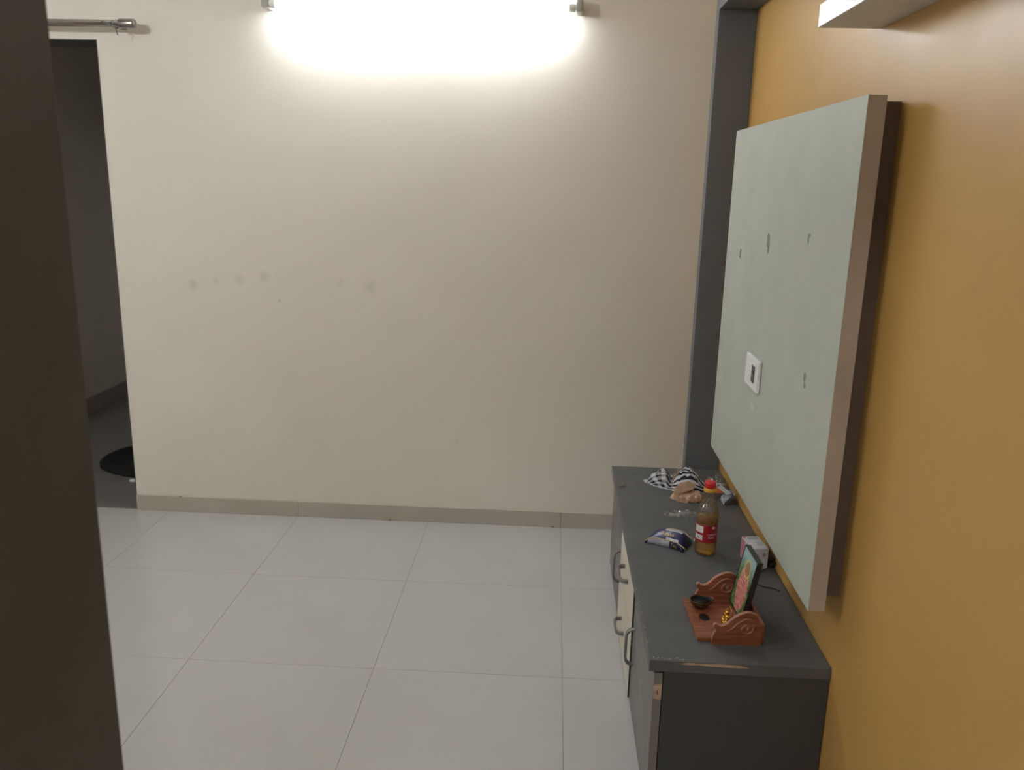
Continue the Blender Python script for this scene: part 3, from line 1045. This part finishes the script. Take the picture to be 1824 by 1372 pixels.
# ------------------------------------------------------------------ navy tea packet
tk = thing('tea_packet', 'navy foil tea packet with gold lettering left of the oil bottle', 'packet', (.392, 2.462, CZ + .0002), math.radians(-29))
PLn = .062
def pk_section(t):
    """cross-section at t in -1..1 along the packet; polygon of (y, z), near side first."""
    e = max(0.0, 1 - abs(t) ** 5)
    hh = .011 + .036 * e * (.70 + .30 * (t * .5 + .5))
    w = .030 + .010 * (1 - e)
    return [(-w * 1.14, .0), (-w * 1.10, hh * .46), (-w * 1.04, hh * .52), (-w * .82, hh * .64), (-w * .05, hh * .97), (w * .35, hh), (w * .80, hh * .74), (w * 1.02, hh * .35), (w * .80, .0)]
NS = 9
bm = bmesh.new()
rings = []
NT_ = 18
for i in range(NT_ + 1):
    t_ = -1 + 2 * i / NT_
    rings.append([bm.verts.new((t_ * PLn, y + .0012 * noise.noise(Vector((t_ * 4, y * 90, 1))), max(0, z + (.0012 * noise.noise(Vector((t_ * 5, y * 60, 3))) if z > .002 else 0)))) for y, z in pk_section(t_)])
for i, (A, B_) in enumerate(zip(rings[:-1], rings[1:])):
    t_ = -1 + 2 * (i + .5) / NT_
    for j in range(NS):
        f = bm.faces.new((A[j], A[(j + 1) % NS], B_[(j + 1) % NS], B_[j]))
        mi = 0
        if j in (0, 1) and -.90 < t_ < -.02: mi = 1          # white panel on the near side
        if j in (0, 1) and .05 < t_ < .18: mi = 1
        if j == 2 and -.05 < t_ < .62: mi = 1                # foil glint painted as a silver band above the seam
        if j == 4 and -.2 < t_ < .7: mi = 1
        f.material_index = mi
bm.faces.new(rings[0]); bm.faces.new(rings[-1])
obj('packet_body', bm, [M['navy'], M['silver']], tk, True)
def on_pack(t_, j0, f, off):
    """point on facet j0 at fraction f, lifted off the foil."""
    s_ = pk_section(t_)
    a, b = s_[j0], s_[j0 + 1]
    y, z = a[0] + (b[0] - a[0]) * f, a[1] + (b[1] - a[1]) * f
    ny, nz = -(b[1] - a[1]), (b[0] - a[0])
    L_ = math.hypot(ny, nz)
    return (t_ * PLn, y + ny / L_ * off, z + nz / L_ * off)
obj('lettering', text_bm('Tejas', .0210, lambda x, y: on_pack(-.36 + x / PLn, 3, .22 + y / .027, .0014)), M['gold_ink'], tk)
obj('lettering', text_bm('Tea', .0150, lambda x, y: on_pack(.28 + x / PLn, 0, .22 + y / .017, .0014)), M['gold_ink'], tk)
for q_ in (.30, .48, .66, .84):
    obj('print_line', tube([on_pack(-.78 + .12 * i, 0, q_, .0006) for i in range(6)], .0004, 5), M['blue_ink'], tk)
arm = [on_pack(-1.0 + .18 * i, 1, .6, .0024) for i in range(10)] + [(.056, -.040, .018), (.070, -.040, .010)]
obj('seal_strip', tube(smooth_path(arm, 3), .0019, 8), M['clip'], tk, True)
arm = [on_pack(-.25 + .2 * i, 5, .3, .0026) for i in range(6)] + [(.060, .014, .030), (.074, .024, .020)]
a2 = obj('seal_strip', tube(smooth_path(arm, 3), .0019, 8), M['clip'], tk, True)
bm = bmesh.new()
bmesh.ops.create_uvsphere(bm, u_segments=14, v_segments=10, radius=.0052)
for v in bm.verts:
    v.co = Vector((v.co.x * 1.25, v.co.y, v.co.z)) + Vector((.077, .026, .018))
obj('strip_tip', bm, M['white_pl'], a2, True)

# ------------------------------------------------------------------ white carton, adapter and cord
wb = thing('medicine_carton', 'small white lilac carton with printed marks behind the picture frame', 'carton', (.629, 2.348, CZ + .0002), math.radians(7))
obj('carton_body', box(-.0255, .0255, -.045, .045, 0, .063, .0006, 1), M['box_card'], wb)
obj('pink_strip', box(-.0259, -.0256, .012, .042, .004, .060), M['pink_card'], wb)
obj('pink_strip', box(-.0257, -.016, .030, .0448, .0632, .0634), M['pink_card'], wb)
fr_ = lambda ox, oz: (lambda x, y: (ox + x, -.0454, oz + y))
tp_ = lambda ox, oy: (lambda x, y: (ox + x, oy + y, .0635))
obj('lettering', text_bm('J||', .0110, fr_(-.012, .040)), M['dark_ink'], wb)
obj('lettering', text_bm('8', .0120, fr_(-.006, .014)), M['dark_ink'], wb)
bm = bmesh.new()
out_ = [bm.verts.new((.013 + .0055 * a, -.0453, .044 + .0065 * b)) for a, b in ((1, 0), (0, 1), (-1, 0), (0, -1))]
in_ = [bm.verts.new((.013 + .0030 * a, -.0453, .044 + .0038 * b)) for a, b in ((1, 0), (0, 1), (-1, 0), (0, -1))]
for i in range(4):
    bm.faces.new((out_[i], out_[(i + 1) % 4], in_[(i + 1) % 4], in_[i]))
obj('diamond_symbol', bm, M['dark_ink'], wb)
for i, (x0, x1, y0) in enumerate(((-.012, .020, .034), (-.012, .016, .029), (-.012, .021, .024), (-.004, .020, -.004), (.002, .020, -.012), (-.006, .012, -.020))):
    obj('print_line', box(x0, x1, y0, y0 + .0016, .0632, .0634), M['blue_ink'], wb)

ad = thing('power_adapter', 'black power adapter with a cord squeezed between white carton and wall', 'adapter', (.672, 2.352, CZ + .0002))
obj('adapter_body', box(-.009, .0115, -.040, .045, 0, .029, .003, 2), M['black_pl'], ad)
obj('cord', tube(smooth_path([(.008, -.038, .018), (.000, -.050, .016), (-.020, -.068, .010), (-.046, -.082, .0035), (-.070, -.094, .0025), (-.075, -.13, .0025), (-.055, -.165, .0025), (-.024, -.176, .0025), (-.012, -.19, .0025)], 5), .0017, 8), M['black_pl'], ad, True)
obj('strain_relief', tube([(.0095, -.0455, .0195), (-.004, -.056, .0155)], [.0046, .0034], 12), M['black_pl'], ad, True)

# ------------------------------------------------------------------ wooden shrine stand
st = thing('shrine_stand', 'carved brown wooden stand holding a picture frame on the cabinet', 'stand', (.462, 1.978, CZ + .0002), math.radians(2.0))
obj('base_board', box(-.079, .076, -.096, .104, 0, .0115, .0008, 1), M['wood'], st)
ox, oz = .462, .424
near = [(.417, .424), (.417, .443), (.4205, .452), (.425, .460), (.4215, .467), (.4185, .473), (.4195, .477), (.4245, .4785), (.430, .4745), (.436, .4725),
        (.443, .4745), (.450, .4790), (.457, .4860), (.463, .4925), (.472, .4995), (.483, .5060), (.492, .5095), (.500, .5110), (.509, .5095), (.517, .5060),
        (.5225, .4990), (.526, .4900), (.5262, .4820), (.530, .4730), (.5335, .465), (.5355, .452), (.5362, .424)]
outl = [(x - ox, z - oz) for x, z in near]
hole = []
for i in range(14):           # crescent hole in the eye of the scroll
    a = 2 * PI * i / 14
    hole.append((.5005 - ox + .0052 * math.cos(a), .4700 - oz + .0056 * math.sin(a)))
hole.reverse()
def side_panel_bm():
    bm = curve_prism(outl, [hole], .011, .0008)
    bm.normal_update()
    for f in bm.faces:
        f.material_index = 0 if abs(f.normal.z) > .8 else 1
    bmesh.ops.rotate(bm, cent=(0, 0, 0), matrix=Matrix.Rotation(PI / 2, 3, 'X'), verts=bm.verts[:])
    return bm
scroll = [(.4505, .4620), (.4580, .4640), (.4650, .4690), (.4730, .4785), (.4830, .4875), (.4930, .4930), (.5030, .4930), (.5120, .4870), (.5165, .4780),
          (.5150, .4670), (.5090, .4580), (.4990, .4545), (.4900, .4580), (.4865, .4660), (.4905, .4745), (.4970, .4790)]
for yy in (-.1022, .1102):
    p_ = obj('side_panel', side_panel_bm(), [M['wood'], M['wood_edge']], st)
    p_.location = (0, yy, 0)
    for sgn in (-1, 1):
        obj('scroll_carving', tube([(q.x, sgn * .0052, q.z) for q in smooth_path([(x - ox, 0, z - oz) for x, z in scroll], 5)],
                                   [.0012 + .0022 * min(1, i / 14) for i in range(76)], 8), M['groove'], p_, True)
        obj('scroll_channel', tube([(q.x, sgn * .0066, q.z) for q in smooth_path([(x - ox, 0, z - oz) for x, z in scroll], 5)],
                                   [.0007 + .0017 * min(1, i / 14) for i in range(76)], 8), M['wood'], p_, True)
obj('back_panel', box(.0765, .084, -.0965, .1045, 0, .050, .0008, 1), M['wood'], st)
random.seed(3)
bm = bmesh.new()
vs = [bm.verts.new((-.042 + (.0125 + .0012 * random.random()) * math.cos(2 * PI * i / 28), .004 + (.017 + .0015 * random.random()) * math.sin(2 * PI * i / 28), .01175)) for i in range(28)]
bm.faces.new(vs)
obj('stain_and_shadow', bm, M['soot'], st)  # dark disc: burnt oil stain together with the lamp bowl's painted shadow
bm = bmesh.new()
A_ = []; B_ = []
for i in range(28):
    a = 2 * PI * i / 28
    A_.append(bm.verts.new((-.042 + .0135 * math.cos(a), .000 + .0150 * math.sin(a), .0119)))
    B_.append(bm.verts.new((-.042 + .0122 * math.cos(a), .000 + .0137 * math.sin(a), .0119)))
for i in range(28):
    bm.faces.new((A_[i], A_[(i + 1) % 28], B_[(i + 1) % 28], B_[i]))
obj('ring_mark', bm, M['brass'], st)
for i in range(16):
    x, y, w = -.04 + random.uniform(-.02, .05), -.03 + random.uniform(-.03, .03), random.uniform(.0006, .0016)
    bm = bmesh.new()
    bm.faces.new([bm.verts.new((x + w * math.cos(a), y + w * math.sin(a), .0118)) for a in (0, 1.3, 2.5, 3.7, 5.1)])
    obj('ash_speck', bm, M['soot'], st)

# brass oil lamp
def spout(t, r, z):
    k_ = max(0, math.cos(t)) ** 10
    g = max(0, min(1, (z - .006) / .016))
    return r * (1 + .42 * k_ * g), z + .002 * k_ * g
lp = thing('oil_lamp', 'small dark brass oil lamp bowl with a pinched spout on the stand', 'oil lamp', (.4165, 2.031, CZ + .0120), math.radians(12))
bowl = lathe([(.013, 0), (.0125, .003), (.0155, .005), (.0215, .010), (.0250, .016), (.0262, .0215), (.0268, .0235), (.0258, .0242), (.0240, .0225), (.0215, .0165), (.0150, .0105), (.003, .0095)], 48, True, spout)
for i, f in enumerate(bowl.faces):
    f.material_index = 1 if i // 48 >= 8 else 0
obj('bowl', bowl, [M['brass'], M['soot']], lp, True)
obj('soot_oil', lathe([(.0010, .0160), (.0205, .0160), (.0218, .0180), (.001, .0180)], 48, True, lambda t, r, z: (spout(t, r, .022)[0], z)), M['soot'], lp, True)
obj('rim_band', lathe([(.0245, .0150), (.0259, .0152), (.0266, .0178), (.0262, .0180)], 48, False, lambda t, r, z: (spout(t, r, z)[0] * (1 + .012 * math.cos(24 * t)), z)), M['brass'], lp, True)

# picture frame leaning on the stand
pf = thing('picture_frame', 'black-framed colourful green and rose print leaning in the stand', 'picture frame', (.5055, 2.019, CZ + .0135), math.radians(2.5))
tilt = bpy.data.objects.new('frame_board', None)
bm = bmesh.new()
fw, fh = .0575, .166
TM = Matrix.Rotation(math.radians(10.5), 4, 'Y')
def tb(bm_):
    bmesh.ops.transform(bm_, matrix=TM, verts=bm_.verts[:])
    return bm_
bpy.data.objects.remove(tilt)
obj('frame_back', tb(box(.001, .013, -fw + .0035, fw - .0035, .0035, fh - .0035)), M['frame_bk'], pf)
for (y0, y1, z0, z1) in ((-fw, fw, 0, .0034), (-fw, fw, fh - .0034, fh), (-fw, -fw + .0034, .0034, fh - .0034), (fw - .0034, fw, .0034, fh - .0034)):
    obj('frame_bar', tb(box(-.001, .014, y0, y1, z0, z1, .0006, 1)), M['frame_bk'], pf)
pr = obj('picture_print', box(.0001, .0009, -fw + .0037, fw - .0037, .0037, fh - .0037), M['print'], pf)
pr.rotation_euler = (0, math.radians(10.5), 0)

# little gold figurine
gf = thing('gold_figurine', 'tiny polished gold figurine at the foot of the picture frame', 'figurine', (.472, 1.957, CZ + .0120), math.radians(-70))
bm = bmesh.new()
def blob(c, r, s=(1, 1, 1)):
    g = bmesh.ops.create_icosphere(bm, subdivisions=2, radius=1)
    for v in g['verts']:
        v.co = Vector((v.co.x * r * s[0] + c[0], v.co.y * r * s[1] + c[1], v.co.z * r * s[2] + c[2]))
blob((0, 0, .014), .009, (1, .8, 1.2)); blob((0, 0, .0285), .0056); blob((0, 0, .036), .003, (1, 1, 1.6))
for s_ in (-1, 1):
    blob((s_ * .008, -.005, .0065), .0055, (1.3, 1, .7)); blob((s_ * .0095, 0, .018), .0034, (1, 1, 1.8)); blob((s_ * .0075, -.005, .0125), .003)
obj('figure', bm, M['gold'], gf, True)
obj('pedestal', lathe([(.0125, 0), (.0130, .001), (.0118, .003), (.0125, .0045), (.006, .005)], 24), M['gold'], gf, True)
obj('halo_arch', tube([(.0125 * math.cos(a), .007, .022 + .020 * math.sin(a)) for a in [i * PI / 14 for i in range(15)]], .0013, 6), M['gold'], gf, True)
